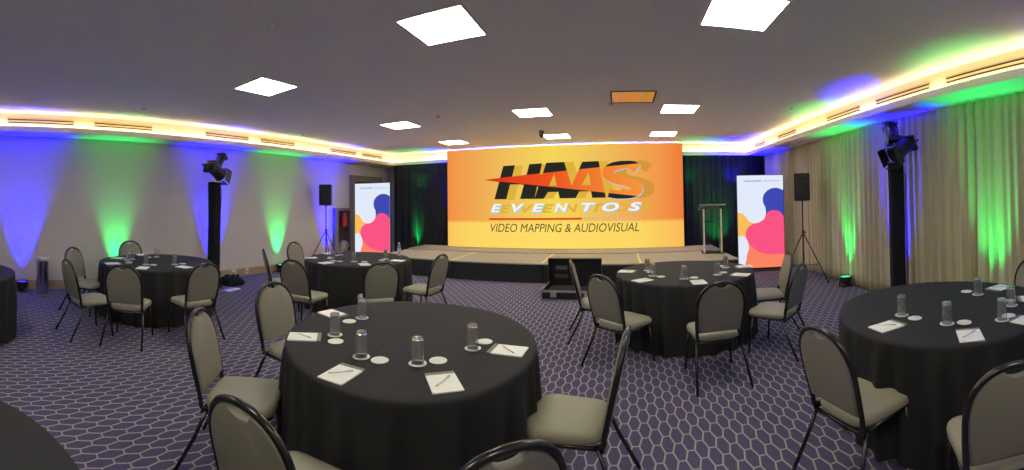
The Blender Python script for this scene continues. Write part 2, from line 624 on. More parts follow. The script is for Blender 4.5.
# long beige curtain on the right wall, with its rail
t = thing('curtain', 'long pleated beige curtain covering the right wall', 'curtain', (XR - .12, YF + .1, 0), pi / 2)
bm = BM(); wave_cloth(bm, 0, YB - .7 - YF - .1, .015, ZLIP - .03, .058, .155, 21, nz=12)
o = finish('curtain_fabric', bm, M['curtain'], t, smooth=True)
solidify(o, .003)
bm = BM(); box(bm, 0, YB - .7 - YF - .1, -.015, .015, ZLIP - .03, ZLIP - .012); finish('curtain_rail', bm, M['white_plastic'], t)

# ------------------------------------------------------------------ big LED wall
SX0, SX1, SZ0, SZ1, SY = -4.76, 1.63, .43, 3.125, 10.2


def screen_material():
    m = bpy.data.materials.new('orange_screen_picture')
    m.use_nodes = True
    N, L = m.node_tree.nodes, m.node_tree.links
    N.remove(N['Principled BSDF'])
    tc = N.new('ShaderNodeTexCoord')
    sp = N.new('ShaderNodeSeparateXYZ')
    L.new(tc.outputs['Object'], sp.inputs[0])

    def f(op, a, b=None, c=None):
        return mathn(N, L, op, a, b, c)
    u = f('DIVIDE', f('SUBTRACT', sp.outputs[0], SX0), SX1 - SX0)
    v = f('DIVIDE', f('SUBTRACT', sp.outputs[2], SZ0), SZ1 - SZ0)
    d = f('ABSOLUTE', f('SUBTRACT', u, .47))
    r1 = N.new('ShaderNodeValToRGB')     # backdrop across
    cr = r1.color_ramp
    cr.elements[0].position = 0.0; cr.elements[0].color = lin((246, 214, 86))
    cr.elements[1].position = 1.0; cr.elements[1].color = lin((240, 128, 62))
    for p_, c_ in ((.35, (240, 194, 92)), (.62, (240, 172, 84)), (.85, (242, 152, 74))):
        e = cr.elements.new(p_); e.color = lin(c_)
    L.new(f('MULTIPLY', d, 1.95), r1.inputs[0])
    r2 = N.new('ShaderNodeValToRGB')     # floor across
    cr = r2.color_ramp
    cr.elements[0].position = 0; cr.elements[0].color = lin((255, 222, 104))
    cr.elements[1].position = 1; cr.elements[1].color = lin((250, 188, 92))
    e = cr.elements.new(.7); e.color = lin((252, 214, 100))
    L.new(f('MULTIPLY', d, 1.95), r2.inputs[0])
    mr = N.new('ShaderNodeMapRange')
    mr.inputs['From Min'].default_value = .245
    mr.inputs['From Max'].default_value = .275
    L.new(v, mr.inputs['Value'])
    mx = N.new('ShaderNodeMix'); mx.data_type = 'RGBA'
    L.new(mr.outputs[0], mx.inputs['Factor'])
    L.new(r2.outputs[0], mx.inputs['A'])
    L.new(r1.outputs[0], mx.inputs['B'])
    # module seams of the LED tiles
    sx = f('FLOORED_MODULO', f('SUBTRACT', sp.outputs[0], SX0), .5325)
    ed = f('LESS_THAN', sx, .006)
    m3 = N.new('ShaderNodeMix'); m3.data_type = 'RGBA'; m3.blend_type = 'MULTIPLY'
    L.new(f('MULTIPLY', ed, .12), m3.inputs['Factor'])
    L.new(mx.outputs['Result'], m3.inputs['A'])
    m3.inputs['B'].default_value = (.2, .2, .2, 1)
    e = N.new('ShaderNodeEmission')
    L.new(m3.outputs['Result'], e.inputs[0])
    e.inputs[1].default_value = 1.0
    L.new(e.outputs[0], N['Material Output'].inputs[0])
    return m


def logo_material():
    """black lettering with the red to orange band that sweeps across it"""
    m = bpy.data.materials.new('logo_letter_colours')
    m.use_nodes = True
    N, L = m.node_tree.nodes, m.node_tree.links
    N.remove(N['Principled BSDF'])
    tc = N.new('ShaderNodeTexCoord')
    sp = N.new('ShaderNodeSeparateXYZ')
    L.new(tc.outputs['Object'], sp.inputs[0])

    def f(op, a, b=None, c=None):
        return mathn(N, L, op, a, b, c)
    x, z = sp.outputs[0], sp.outputs[2]
    xt, zt = LP(30, 130)
    xu, zu = LP(880, 62)
    xl, zl = LP(845, 232)
    up = f('ADD', f('MULTIPLY', f('SUBTRACT', x, xt), (zu - zt) / (xu - xt)), zt)
    lo = f('ADD', f('MULTIPLY', f('SUBTRACT', x, xt), (zl - zt) / (xl - xt)), zt)
    inside = f('MULTIPLY', f('LESS_THAN', z, up), f('GREATER_THAN', z, lo))
    r = N.new('ShaderNodeValToRGB')
    r.color_ramp.elements[0].position = 0; r.color_ramp.elements[0].color = lin((226, 40, 22))
    r.color_ramp.elements[1].position = 1; r.color_ramp.elements[1].color = lin((246, 150, 62))
    e = r.color_ramp.elements.new(.45); e.color = lin((238, 84, 34))
    L.new(f('DIVIDE', f('SUBTRACT', x, xt), xu - xt), r.inputs[0])
    mx = N.new('ShaderNodeMix'); mx.data_type = 'RGBA'
    mx.inputs['A'].default_value = lin((40, 40, 34))
    L.new(inside, mx.inputs['Factor'])
    L.new(r.outputs[0], mx.inputs['B'])
    e = N.new('ShaderNodeEmission')
    L.new(mx.outputs['Result'], e.inputs[0])
    L.new(e.outputs[0], N['Material Output'].inputs[0])
    return m


def LP(cx_, cy_):
    """logo sheet coordinates (995 wide sheet, y down) to metres on the screen"""
    px, py = 482.9 + cx_ / 5.53, 155 + cy_ / 5.53
    return SX0 + (px - 448) / 235.5 * (SX1 - SX0), SZ1 - (py - 147.2) / 99.6 * (SZ1 - SZ0)


led = thing('led_video_wall', 'huge orange LED video wall with the event logo at the back of the stage', 'screen', (0, SY, 0))
bm = BM(); box(bm, SX0, SX1, 0, .03, SZ0, SZ1); finish('display', bm, screen_material(), led)
bm = BM(); box(bm, SX0 - .01, SX1 + .01, .031, .12, SZ0 - .008, SZ1 + .01, .004); finish('cabinet_frame', bm, M['black_paint'], led)
LM = logo_material()
LETTERS = {
    'H': [[(145, 57), (212, 55), (160, 240), (92, 240)], [(292, 52), (362, 50), (318, 240), (238, 240)], [(180, 118), (300, 118), (290, 160), (170, 160)]],
    'A1': [[(385, 48), (482, 46), (540, 240), (455, 240), (448, 205), (392, 205), (370, 240), (318, 240)], ],
    'A2': [[(578, 48), (665, 46), (700, 240), (628, 240), (622, 205), (560, 205), (540, 240), (490, 240)], ],
}


def poly_letter(name, polys, m, y, hole=None, dx=0, dy=0):
    bm = BM()
    for k, p in enumerate(polys):
        pts = [LP(a_ + dx, b_ + dy) for a_, b_ in p]
        if hole:
            h = [LP(a_ + dx, b_ + dy) for a_, b_ in hole]
            # bridge the hole to the outline: fill between two loops
            va = [bm.verts.new((q[0], y, q[1])) for q in pts]
            vb = [bm.verts.new((q[0], y, q[1])) for q in h]
            es = [bm.edges.new((va[i], va[(i + 1) % len(va)])) for i in range(len(va))] + [bm.edges.new((vb[i], vb[(i + 1) % len(vb)])) for i in range(len(vb))]
            bmesh.ops.triangle_fill(bm, use_beauty=True, use_dissolve=False, edges=es)
        else:
            bm.faces.new([bm.verts.new((q[0], y, q[1])) for q in pts])
    r = bmesh.ops.extrude_face_region(bm, geom=list(bm.faces))
    for v in r['geom']:
        if isinstance(v, bmesh.types.BMVert):
            v.co.y -= .001
    return finish(name, bm, m, led)


def s_ribbon(name, m, y, dx=0, dy=0, width=64, grow=0):
    """the letter S as a thick ribbon"""
    c = [(868, 92), (840, 72), (795, 68), (745, 78), (718, 100), (722, 125), (760, 146), (815, 160), (858, 178), (862, 204), (830, 222), (775, 226), (715, 216)]
    # smooth the centre line
    pts = []
    n = len(c)
    for i in range(n - 1):
        p0, p1, p2, p3 = c[max(i - 1, 0)], c[i], c[i + 1], c[min(i + 2, n - 1)]
        for k in range(5):
            t_ = k / 5
            q = []
            for d_ in range(2):
                q.append(.5 * ((2 * p1[d_]) + (-p0[d_] + p2[d_]) * t_ + (2 * p0[d_] - 5 * p1[d_] + 4 * p2[d_] - p3[d_]) * t_ ** 2 + (-p0[d_] + 3 * p1[d_] - 3 * p2[d_] + p3[d_]) * t_ ** 3))
            pts.append(q)
    pts.append(list(c[-1]))
    L_, R_ = [], []
    for i, p in enumerate(pts):
        a_ = pts[max(i - 1, 0)]; b_ = pts[min(i + 1, len(pts) - 1)]
        tx, ty = b_[0] - a_[0], b_[1] - a_[1]
        l = hypot(tx, ty)
        nx, ny = -ty / l, tx / l
        # wide when running sideways is thinner in height
        wd = (width * (.5 + .28 * abs(nx)) + grow) / 2 * 1.25
        L_.append((p[0] + nx * wd + dx, p[1] + ny * wd + dy)); R_.append((p[0] - nx * wd + dx, p[1] - ny * wd + dy))
    bm = BM()
    va = [bm.verts.new((LP(*q)[0], y, LP(*q)[1])) for q in L_]
    vb = [bm.verts.new((LP(*q)[0], y, LP(*q)[1])) for q in R_]
    for i in range(len(va) - 1):
        bm.faces.new((va[i], va[i + 1], vb[i + 1], vb[i]))
    r = bmesh.ops.extrude_face_region(bm, geom=list(bm.faces))
    for v in r['geom']:
        if isinstance(v, bmesh.types.BMVert):
            v.co.y -= .001
    return finish(name, bm, m, led)


SH = emit('logo_shadow', lin((222, 178, 62)))
SHD = emit('logo_shadow_deep', lin((214, 150, 60)))
BLU = emit('logo_pale_blue', lin((170, 198, 212)))
WHT = emit('logo_white', lin((240, 244, 250)))
hole1 = [(428, 108), (440, 172), (398, 172)]
hole2 = [(612, 104), (622, 172), (574, 172)]
# soft shadows of the lettering on the screen picture
for k_, v_ in LETTERS.items():
    if k_ == 'H':
        poly_letter('letter_shadow', v_, SH, -.001, None, 45, 4)
    else:
        poly_letter('letter_shadow', v_, SH, -.001, hole1 if k_ == 'A1' else hole2, 50, 0)
s_ribbon('letter_shadow', SHD, -.001, 62, 0)
s_ribbon('letter_outline', BLU, -.003, 4, 5)
poly_letter('logo_letter', LETTERS['H'], LM, -.0045)
poly_letter('logo_letter', LETTERS['A1'], LM, -.0045, hole1)
poly_letter('logo_letter', LETTERS['A2'], LM, -.0045, hole2)
s_ribbon('logo_letter', LM, -.0045)
poly_letter('logo_swoosh', [[(30, 130), (180, 118), (330, 104), (378, 112), (340, 176), (240, 160), (130, 146)]], LM, -.006)
# EVENTOS, letter by letter
for i, (ch, xa, xb) in enumerate((('E', 70, 132), ('V', 190, 262), ('E', 302, 372), ('N', 425, 500), ('T', 570, 645), ('O', 680, 768), ('S', 815, 888))):
    for nm, mm, yy, ddx, ddy in (('subtitle_shadow', SH, -.001, 52, 4), ('subtitle_outline', BLU, -.003, 4, 7), ('subtitle_letter', WHT, -.005, 0, 0)):
        x0_, z0_ = LP(xa + ddx, 312 + ddy); x1_, z1_ = LP(xb + ddx, 266 + ddy)
        text_mesh(nm, ch, mm, led, x0_, z0_, x1_ - x0_, z1_ - z0_, yy, shear=.25, bold=.035)
bm = BM(); x0_, z0_ = LP(60, 354); x1_, z1_ = LP(885, 344)
box(bm, x0_, x0_ + (x1_ - x0_) * .62, -.003, -.001, z0_, z1_); finish('underline', bm, emit('underline_red', lin((212, 62, 26))), led)
bm = BM(); box(bm, x0_ + (x1_ - x0_) * .62, x1_, -.003, -.001, z0_, z1_); finish('underline', bm, emit('underline_pale', lin((232, 176, 130))), led)
x0_, z0_ = LP(68, 420); x1_, z1_ = LP(872, 374)
text_mesh('tagline', 'VIDEO MAPPING & AUDIOVISUAL', emit('tagline_grey', lin((92, 76, 44))), led, x0_, z0_, x1_ - x0_, z1_ - z0_, -.003, shear=.22)


# ------------------------------------------------------------------ two LED posters
def blob(pts, n=8):
    """closed Catmull-Rom outline"""
    out = []
    k = len(pts)
    for i in range(k):
        p0, p1, p2, p3 = pts[i - 1], pts[i], pts[(i + 1) % k], pts[(i + 2) % k]
        if len(p1) == 3:      # a corner point: straight on
            out.append(p1[:2])
            continue
        for j in range(n):
            t_ = j / n
            out.append(tuple(.5 * ((2 * p1[d]) + (-p0[d] + p2[d]) * t_ + (2 * p0[d] - 5 * p1[d] + 4 * p2[d] - p3[d]) * t_ ** 2 + (-p0[d] + 3 * p1[d] - 3 * p2[d] + p3[d]) * t_ ** 3) for d in range(2)))
    return out


# outlines on a 212 x 434 sheet (y down), read off the right poster
BLOBS = [
    ('orange_shape', (250, 190, 92), [(0, 174, 1), (20, 178), (38, 196), (50, 214), (72, 224), (110, 224), (130, 240), (130, 300), (60, 320), (42, 300), (20, 282), (0, 278, 1)]),
    ('coral_shape', (250, 132, 100), [(212, 260, 1), (120, 250), (44, 290), (54, 310), (54, 334), (42, 360), (36, 390), (44, 434, 1), (212, 434, 1)]),
    ('blue_shape', (62, 74, 178), [(212, 72, 1), (190, 62), (160, 62), (134, 76), (118, 100), (118, 130), (130, 160), (130, 200), (160, 230), (212, 260, 1)]),
    ('pink_shape', (250, 84, 132), [(212, 196, 1), (196, 176), (168, 166), (142, 172), (128, 190), (120, 206), (96, 222), (64, 230), (42, 250), (34, 276), (42, 306), (66, 338), (100, 362), (150, 374), (200, 372), (212, 368, 1)]),
]


def poster(label, x0, y0, x1, y1, zb, zt):
    w_ = hypot(x1 - x0, y1 - y0)
    t = thing('led_poster', label, 'screen', ((x0 + x1) / 2, (y0 + y1) / 2, 0), atan2(y1 - y0, x1 - x0))
    bm = BM(); box(bm, -w_ / 2 - .012, w_ / 2 + .012, .004, .06, zb - .05, zt + .012, .004); finish('housing', bm, M['black_paint'], t)
    bm = BM(); box(bm, -w_ / 2, w_ / 2, 0, .004, zb, zt)
    finish('display', bm, M['poster_white'], t)
    bm = BM(); box(bm, -w_ / 2 + .08, w_ / 2 - .08, -.12, .22, 0, .02, .004); finish('foot_plate', bm, M['black_paint'], t)
    for k, (nm, c, pts) in enumerate(BLOBS):
        bm = BM()
        for q in (blob(pts),):
            P_ = [(-w_ / 2 + min(max(a_, 0), 212) / 212 * w_, zt - min(max(b_, 0), 434) / 434 * (zt - zb)) for a_, b_ in q]
            y_ = -.001 - .001 * k
            vs = [bm.verts.new((a_, y_, b_)) for a_, b_ in P_]
            f_ = bm.faces.new(vs)
            bmesh.ops.triangulate(bm, faces=[f_])
            r = bmesh.ops.extrude_face_region(bm, geom=list(bm.faces))
            for v in r['geom']:
                if isinstance(v, bmesh.types.BMVert):
                    v.co.y -= .0005
        finish(nm, bm, M['poster_' + nm], t)
    # the small blue line of lettering at the top: a logo word and a smaller line
    zc = zt - .062 * (zt - zb)
    rr = random.Random(4)
    for xa, xb, cw, hh in ((-.36, .02, .030, .024), (.06, .42, .014, .012)):
        bm = BM()
        top, bot, x = [], [], xa * w_
        while x < xb * w_:
            u1, u2 = hh * rr.uniform(.6, 1), hh * rr.uniform(.5, .9)
            for q, (a1, a2) in ((0, (u1, u2)), (.6, (u1, u2)), (.62, (u1 * .3, u2 * .3)), (.98, (u1 * .3, u2 * .3))):
                top.append((x + cw * w_ * q, zc + a1)); bot.append((x + cw * w_ * q, zc - a2))
            x += cw * w_
        slab(bm, top + bot[::-1], -.0015, 0)
        bmesh.ops.triangulate(bm, faces=list(bm.faces))
        finish('heading', bm, M['poster_text'], t)
    return t


M['poster_white'] = emit('poster_white', lin((226, 234, 250)), 1.0)
for nm, c, _ in BLOBS:
    M['poster_' + nm] = emit('poster_' + nm, lin(c), 1.0)
M['poster_text'] = emit('poster_text', lin((150, 186, 226)), 1.0)
poster('tall LED poster with blue, pink and orange shapes left of the stage', -7.03, 8.86, -5.88, 8.92, .06, 2.21)
poster('tall LED poster with blue, pink and orange shapes right of the stage beside the curtain', 2.62, 8.63, 3.66, 8.40, .06, 2.17)

# ------------------------------------------------------------------ lectern on the stage
t = thing('lectern', 'clear acrylic lectern with a microphone on the right of the stage', 'lectern', (2.10, 9.0, STAGE_Z), -.12)
bm = BM(); box(bm, -.25, .25, -.16, .20, 0, .02, .004); finish('base_plate', bm, M['acrylic'], t)
for s in (-1, 1):
    bm = BM(); box(bm, s * .2 - .012, s * .2 + .012, -.12, .16, .02, 1.03, .003); finish('side_panel', bm, M['acrylic'], t)
    bm = BM(); box(bm, s * .2 - .018, s * .2 + .018, -.145, -.120, .02, 1.03, .003)
    finish('edge_strip', bm, mat('acrylic_edge', (.72, .66, .48), .3), t)
bm = BM(); box(bm, -.185, .185, -.10, .14, .72, .735, .002); finish('shelf', bm, mat('shelf_edge', (.6, .62, .58), .3), t)
bm = BM(); box(bm, -.19, .19, -.13, -.12, .04, 1.0, .002); finish('front_panel', bm, M['acrylic'], t)
bm = BM()
vs = box(bm, -.30, .30, -.22, .22, 0, .018, .004)
for v in bm.verts:
    v.co.z += 1.06 - v.co.y * .25
finish('top_board', bm, mat('acrylic_top', (.52, .54, .50), .15), t)
bm = BM(); tube(bm, [(.1, .12, 1.05), (.1, .12, 1.2), (.095, .11, 1.3), (.07, .08, 1.38), (.04, .05, 1.42)], .006); finish('microphone_stalk', bm, M['black_plastic'], t, smooth=True)
bm = BM(); tube(bm, [(.045, .055, 1.415), (.03, .04, 1.43), (0.01, .02, 1.45)], [.011, .014, .010]); finish('microphone_head', bm, M['black_plastic'], t, smooth=True)

# ------------------------------------------------------------------ flight case
t = thing('flight_case', 'open black flight case with metal edges on the floor before the stage', 'flight case', (-.86, 6.92, 0), -.02)
W, D, H = .49, .36, .17


def open_tray(bm, w_, d_, h_, th):
    box(bm, -w_, w_, -d_, d_, .0, .02)
    box(bm, -w_, w_, -d_, -d_ + th, .02, h_)
    box(bm, -w_, w_, d_ - th, d_, .02, h_)
    box(bm, -w_, -w_ + th, -d_ + th, d_ - th, .02, h_)
    box(bm, w_ - th, w_, -d_ + th, d_ - th, .02, h_)


bm = BM(); open_tray(bm, W, D, H, .02)
finish('case_base', bm, M['black_paint'], t)
bm = BM()
for z0_, z1_ in ((0.0, .028), (H - .03, H + .006)):
    box(bm, -W - .005, W + .005, -D - .006, -D + .004, z0_, z1_)
    box(bm, -W - .006, -W + .004, -D, D, z0_, z1_)
    box(bm, W - .004, W + .006, -D, D, z0_, z1_)
for sx_ in (-1, 1):
    box(bm, sx_ * W - .012, sx_ * W + .012, -D - .008, -D + .015, 0, H + .006)
finish('edge_profile', bm, M['alu'], t)
bm = BM()
pass
bm.free()
for xx in (-.28, .28):
    bm = BM(); box(bm, xx - .05, xx + .05, -D - .014, -D - .004, .06, .15, .003)
    finish('latch', bm, M['alu'], t)
bm = BM()
box(bm, -W, W, D + .0, D + .02, H, .62)
box(bm, -W, -W + .015, D - .12, D, H + .03, .62)
box(bm, W - .015, W, D - .12, D, H + .03, .62)
box(bm, -W + .015, W - .015, D - .12, D, .60, .62)
finish('lid', bm, M['black_paint'], t)
bm = BM(); box(bm, -W + .06, W - .1, -D + .06, D - .06, .03, .12, .01); finish('foam_insert', bm, M['stage_skirt'], t)
bm = BM(); box(bm, -W + .12, -W + .34, D - .012, D - .002, .40, .47, .003); finish('lid_label', bm, mat('label_grey', (.14, .14, .13), .5), t)
bm = BM(); box(bm, -W + .12, -W + .34, D - .05, D - .002, .25, .31, .003); finish('lid_handle', bm, mat('handle_grey', (.06, .06, .06), .4), t)


# ------------------------------------------------------------------ loudspeakers on tripods
def speaker_on_stand(x, y, rz, lab_s, lab_t, zb):
    t = thing('speaker_stand', lab_t, 'speaker stand', (x, y, 0), rz)
    bm = BM(); tube(bm, [(0, 0, .12), (0, 0, .95)], .019, 12); finish('lower_pole', bm, M['black_metal'], t, smooth=True)
    bm = BM(); tube(bm, [(0, 0, .95), (0, 0, zb)], .0145, 12); finish('upper_pole', bm, M['black_metal'], t, smooth=True)
    bm = BM(); tube(bm, [(0, 0, .90), (0, 0, 1.0)], .03, 12); tube(bm, [(.02, 0, .95), (.065, 0, .95)], .012, 8); finish('collar', bm, M['black_plastic'], t, smooth=True)
    for k in range(3):
        a_ = 2 * pi * k / 3 + pi / 2
        ca, sa = cos(a_), sin(a_)
        bm = BM(); tube(bm, [(ca * .03, sa * .03, .90), (ca * .52, sa * .52, .035)], .012, 8)
        l_ = finish('leg', bm, M['black_metal'], t, smooth=True)
        bm = BM(); tube(bm, [(ca * .50, sa * .50, .06), (ca * .54, sa * .54, .0)], .018, 8); finish('rubber_foot', bm, M['black_plastic'], l_, smooth=True)
        bm = BM(); tube(bm, [(ca * .02, sa * .02, .30), (ca * .345, sa * .345, .34)], .007, 6); finish('brace', bm, M['black_metal'], t, smooth=True)
    s = thing('loudspeaker', lab_s, 'loudspeaker', (x, y, zb), rz)
    bm = BM()
    pts = [(-.155, -.15), (.155, -.15), (.155, .06), (.10, .16), (-.10, .16), (-.155, .06)]
    lo = [bm.verts.new((a_, b_, 0)) for a_, b_ in pts]
    hi = [bm.verts.new((a_, b_, .54)) for a_, b_ in pts]
    bm.faces.new(lo[::-1]); bm.faces.new(hi)
    for i in range(6):
        bm.faces.new((lo[i], lo[(i + 1) % 6], hi[(i + 1) % 6], hi[i]))
    bmesh.ops.bevel(bm, geom=list(bm.edges), offset=.012, segments=2, affect='EDGES')
    finish('cabinet', bm, M['black_plastic'], s)
    bm = BM(); box(bm, -.135, .135, -.158, -.148, .02, .36, .004); finish('grille', bm, mat('speaker_grille', (.02, .02, .021), .35, metal=.4), s)
    bm = BM(); box(bm, -.11, .11, -.157, -.149, .39, .50, .012)
    finish('horn', bm, M['black_paint'], s)
    bm = BM()
    lathe(bm, [(.115, 0), (.115, .006), (.10, .010), (.03, .004)], 28)
    for v in bm.verts:
        v.co = Vector((v.co.x, -.158 - v.co.z, .19 + v.co.y))
    finish('woofer_ring', bm, M['black_paint'], s, smooth=True, angle=40)
    bm = BM(); tube(bm, [(0, 0, -.01), (0, 0, .0)], .035, 12); finish('pole_socket', bm, M['black_plastic'], s)


speaker_on_stand(-6.95, 7.55, .55, 'black loudspeaker on the tripod by the left wall', 'black tripod stand under the left wall loudspeaker', 1.60)
speaker_on_stand(3.48, 7.05, -.45, 'black loudspeaker on the tripod before the beige curtain', 'black tripod stand under the loudspeaker before the curtain', 1.575)


# ------------------------------------------------------------------ truss towers and their stage lights
def tower(x, y, top, lab, lab2, aim, rz):
    t = thing('truss_tower', lab, 'truss tower', (x, y, 0), rz)
    r = random.Random(int(abs(x) * 10))
    bm = BM()
    n, nz = 28, 26
    rings = []
    for k in range(nz + 1):
        z = .03 + (top - .03) * k / nz
        ring = []
        for j in range(n):
            a_ = 2 * pi * j / n
            sq = 1 / max(abs(cos(a_)), abs(sin(a_)))
            rad = .098 * min(sq, 1.25) * (1 + .04 * sin(5 * a_ + z * 3) + r.uniform(-.015, .015)) + (.05 * max(0, 1 - z / .25) if z < .25 else 0)
            ring.append(bm.verts.new((rad * cos(a_), rad * sin(a_), z)))
        rings.append(ring)
    for A, B in zip(rings, rings[1:]):
        for j in range(n):
            bm.faces.new((A[j], A[(j + 1) % n], B[(j + 1) % n], B[j]))
    bm.faces.new(rings[-1])
    finish('fabric_sleeve', bm, M['sleeve'], t, smooth=True)
    bm = BM(); box(bm, -.3, .3, -.3, .3, 0, .012, .003); finish('base_plate', bm, M['alu'], t)
    bm = BM()
    box(bm, -.15, .15, -.15, .15, top, top + .015)
    tube(bm, [(0, 0, top), (0, 0, top + .30)], .024, 10)
    tube(bm, [(-.17, 0, top + .22), (.17, 0, top + .22)], .024, 10)
    finish('top_bar', bm, M['alu'], t)
    # two fixtures hanging off the top bar
    for k, (ox, tilt, pan, sc) in enumerate(aim):
        f_ = thing('stage_light', lab2[k], 'stage light', (x, y, 0), 0)
        Mx = Matrix.Translation((ox[0], ox[1], top + ox[2])) @ Matrix.Rotation(pan, 4, 'Z') @ Matrix.Rotation(tilt, 4, 'X')

        def put(bm_, nm_, m_, sm=False, par=f_):
            bmesh.ops.transform(bm_, matrix=Mx @ Matrix.Scale(sc, 4), verts=bm_.verts)
            return finish(nm_, bm_, m_, par, smooth=sm, angle=45 if sm else None)
        bm = BM()     # body along -z = beam direction
        lathe(bm, [(.05, .20), (.085, .17), (.10, .10), (.105, -.12), (.115, -.13), (.115, -.16)], 18)
        put(bm, 'body', M['black_paint'], True)
        bm = BM(); lathe(bm, [(.10, -.162), (.10, -.158)], 18); put(bm, 'lens', M['lens'])
        bm = BM()
        for a_ in range(8):
            box(bm, -.11 + .0275 * a_, -.105 + .0275 * a_, -.10, .10, .12, .19)
        put(bm, 'cooling_fins', M['black_plastic'])
        for a_ in range(4):
            bm = BM()
            w0, w1, l_ = .10, .115, .13
            q = [bm.verts.new(p_) for p_ in ((-w0, 0, 0), (w0, 0, 0), (w1, 0, -l_), (-w1, 0, -l_))]
            bm.faces.new(q)
            ex = bmesh.ops.extrude_face_region(bm, geom=list(bm.faces))
            for v in ex['geom']:
                if isinstance(v, bmesh.types.BMVert):
                    v.co.y += .004
            bmesh.ops.transform(bm, matrix=Matrix.Rotation(a_ * pi / 2, 4, 'Z') @ Matrix.Translation((0, .115, -.16)) @ Matrix.Rotation(radians(8), 4, 'X'), verts=bm.verts)
            put(bm, 'barn_door', M['black_paint'])
        bm = BM(); tube(bm, [(-.13, 0, 0), (-.135, 0, .1), (-.12, 0, .24), (0, 0, .27), (.12, 0, .24), (.135, 0, .1), (.13, 0, 0)], .009, 8)
        put(bm, 'yoke', M['black_metal'], True)
        bm = BM(); tube(bm, [(0, 0, .25), (0, 0, .31)], .02, 8); put(bm, 'clamp', M['alu'], True)
    bm = BM(); tube(bm, [(.1, .05, top), (.16, .03, top - .2), (.15, .02, top - .5), (.14, .0, top - .9), (.14, 0, .1)], .006, 6); finish('power_cable', bm, M['black_plastic'], t, smooth=True)


M['lens'] = mat('dark_lens', (.03, .03, .035), .1)
tower(-6.6, 4.0, 2.06, 'black sleeved truss tower against the blue lit left wall', ['black stage light with barn doors on the left truss tower, lower one', 'black stage light on top of the left truss tower'],
      [((.12, -.05, .22), radians(68), radians(25), 1.15), ((-.02, .12, .42), radians(40), radians(200), .85)], .3)
tower(3.66, 4.38, 2.10, 'black sleeved truss tower before the beige curtain', ['large black stage light with barn doors on the right truss tower', 'smaller black stage light on top of the right truss tower'],
      [((.0, -.14, .20), radians(60), radians(100), 1.12), ((.02, .1, .46), radians(35), radians(160), .85)], -.4)

# heap of black cloth with a white sheet at the left tower's foot
t = thing('cloth_heap', 'heap of black cloth on the floor at the foot of the left truss tower', 'cloth', (-6.74, 4.52, 0))
bm = BM()
bmesh.ops.create_icosphere(bm, subdivisions=4, radius=1)
rr = random.Random(8)
for v in bm.verts:
    p = v.co.copy()
    k = 1 + .18 * sin(p.x * 6 + p.y * 4) + .12 * sin(p.y * 9 - p.z * 5) + rr.uniform(-.03, .03)
    v.co = Vector((p.x * .20 * k, p.y * .24 * k, max(0, .06 + p.z * .13 * k)))
finish('crumpled_fabric', bm, M['sleeve'], t, smooth=True)
bm = BM(); box(bm, -.02, .10, -.16, .16, 0, .02, .003)
tag(finish('paper_sheet', bm, M['paper'], loc=(-6.33, 4.22, 0), rotz=.15), 'white flat sheet on the carpet beside the black cloth heap', 'paper')

# ------------------------------------------------------------------ steel bin
t = thing('steel_bin', 'tall polished steel cylinder bin by the left wall', 'bin', (-6.98, .80, 0))
bm = BM(); lathe(bm, [(.11, .02), (.11, .60), (.105, .60), (.105, .05)], 28, cap1=False); finish('drum', bm, M['steel'], t, smooth=True, angle=40)
bm = BM(); lathe(bm, [(.115, 0), (.115, .03)], 28); finish('base_ring', bm, M['alu'], t, smooth=True, angle=40)
bm = BM(); lathe(bm, [(.112, .60), (.118, .66), (.112, .67), (.106, .60)], 28, cap0=False, cap1=False); finish('rim', bm, M['alu'], t, smooth=True, angle=40)


# ------------------------------------------------------------------ coloured uplights on the floor
def uplight(x, y, z, tx, ty, tz, color, label, power, deg=46, body=True, blend=.55):
    if body:
        t = thing('uplight', label, 'spotlight', (x, y, z))
        bm = BM(); lathe(bm, [(.07, .05), (.105, .08), (.115, .18), (.108, .187), (.10, .165)], 20, cap1=False); finish('housing', bm, M['black_plastic'], t, smooth=True, angle=40)
        bm = BM(); lathe(bm, [(.10, .160), (.10, .166)], 20); finish('lens', bm, M['up_' + color], t)
        bm = BM(); tube(bm, [(-.12, 0, .14), (-.13, 0, .012), (.13, 0, .012), (.12, 0, .14)], .01, 8); finish('bracket', bm, M['black_metal'], t, smooth=True)
        bm = BM(); box(bm, -.1, .1, -.07, .07, 0, .012, .003); finish('foot', bm, M['black_plastic'], t)
    ld = bpy.data.lights.new('uplight_beam', 'SPOT')
    ld.energy = power
    ld.spot_size = radians(deg)
    ld.spot_blend = blend
    ld.shadow_soft_size = .05
    ld.color = {'blue': (.0, .0, 1.0), 'green': (.0, 1.0, .16)}[color]
    l = bpy.data.objects.new('uplight_beam', ld)
    COL.objects.link(l)
    p = Vector((x, y, z + .20))
    l.location = p
    l.rotation_euler = (Vector((tx, ty, tz)) - p).to_track_quat('-Z', 'Y').to_euler()


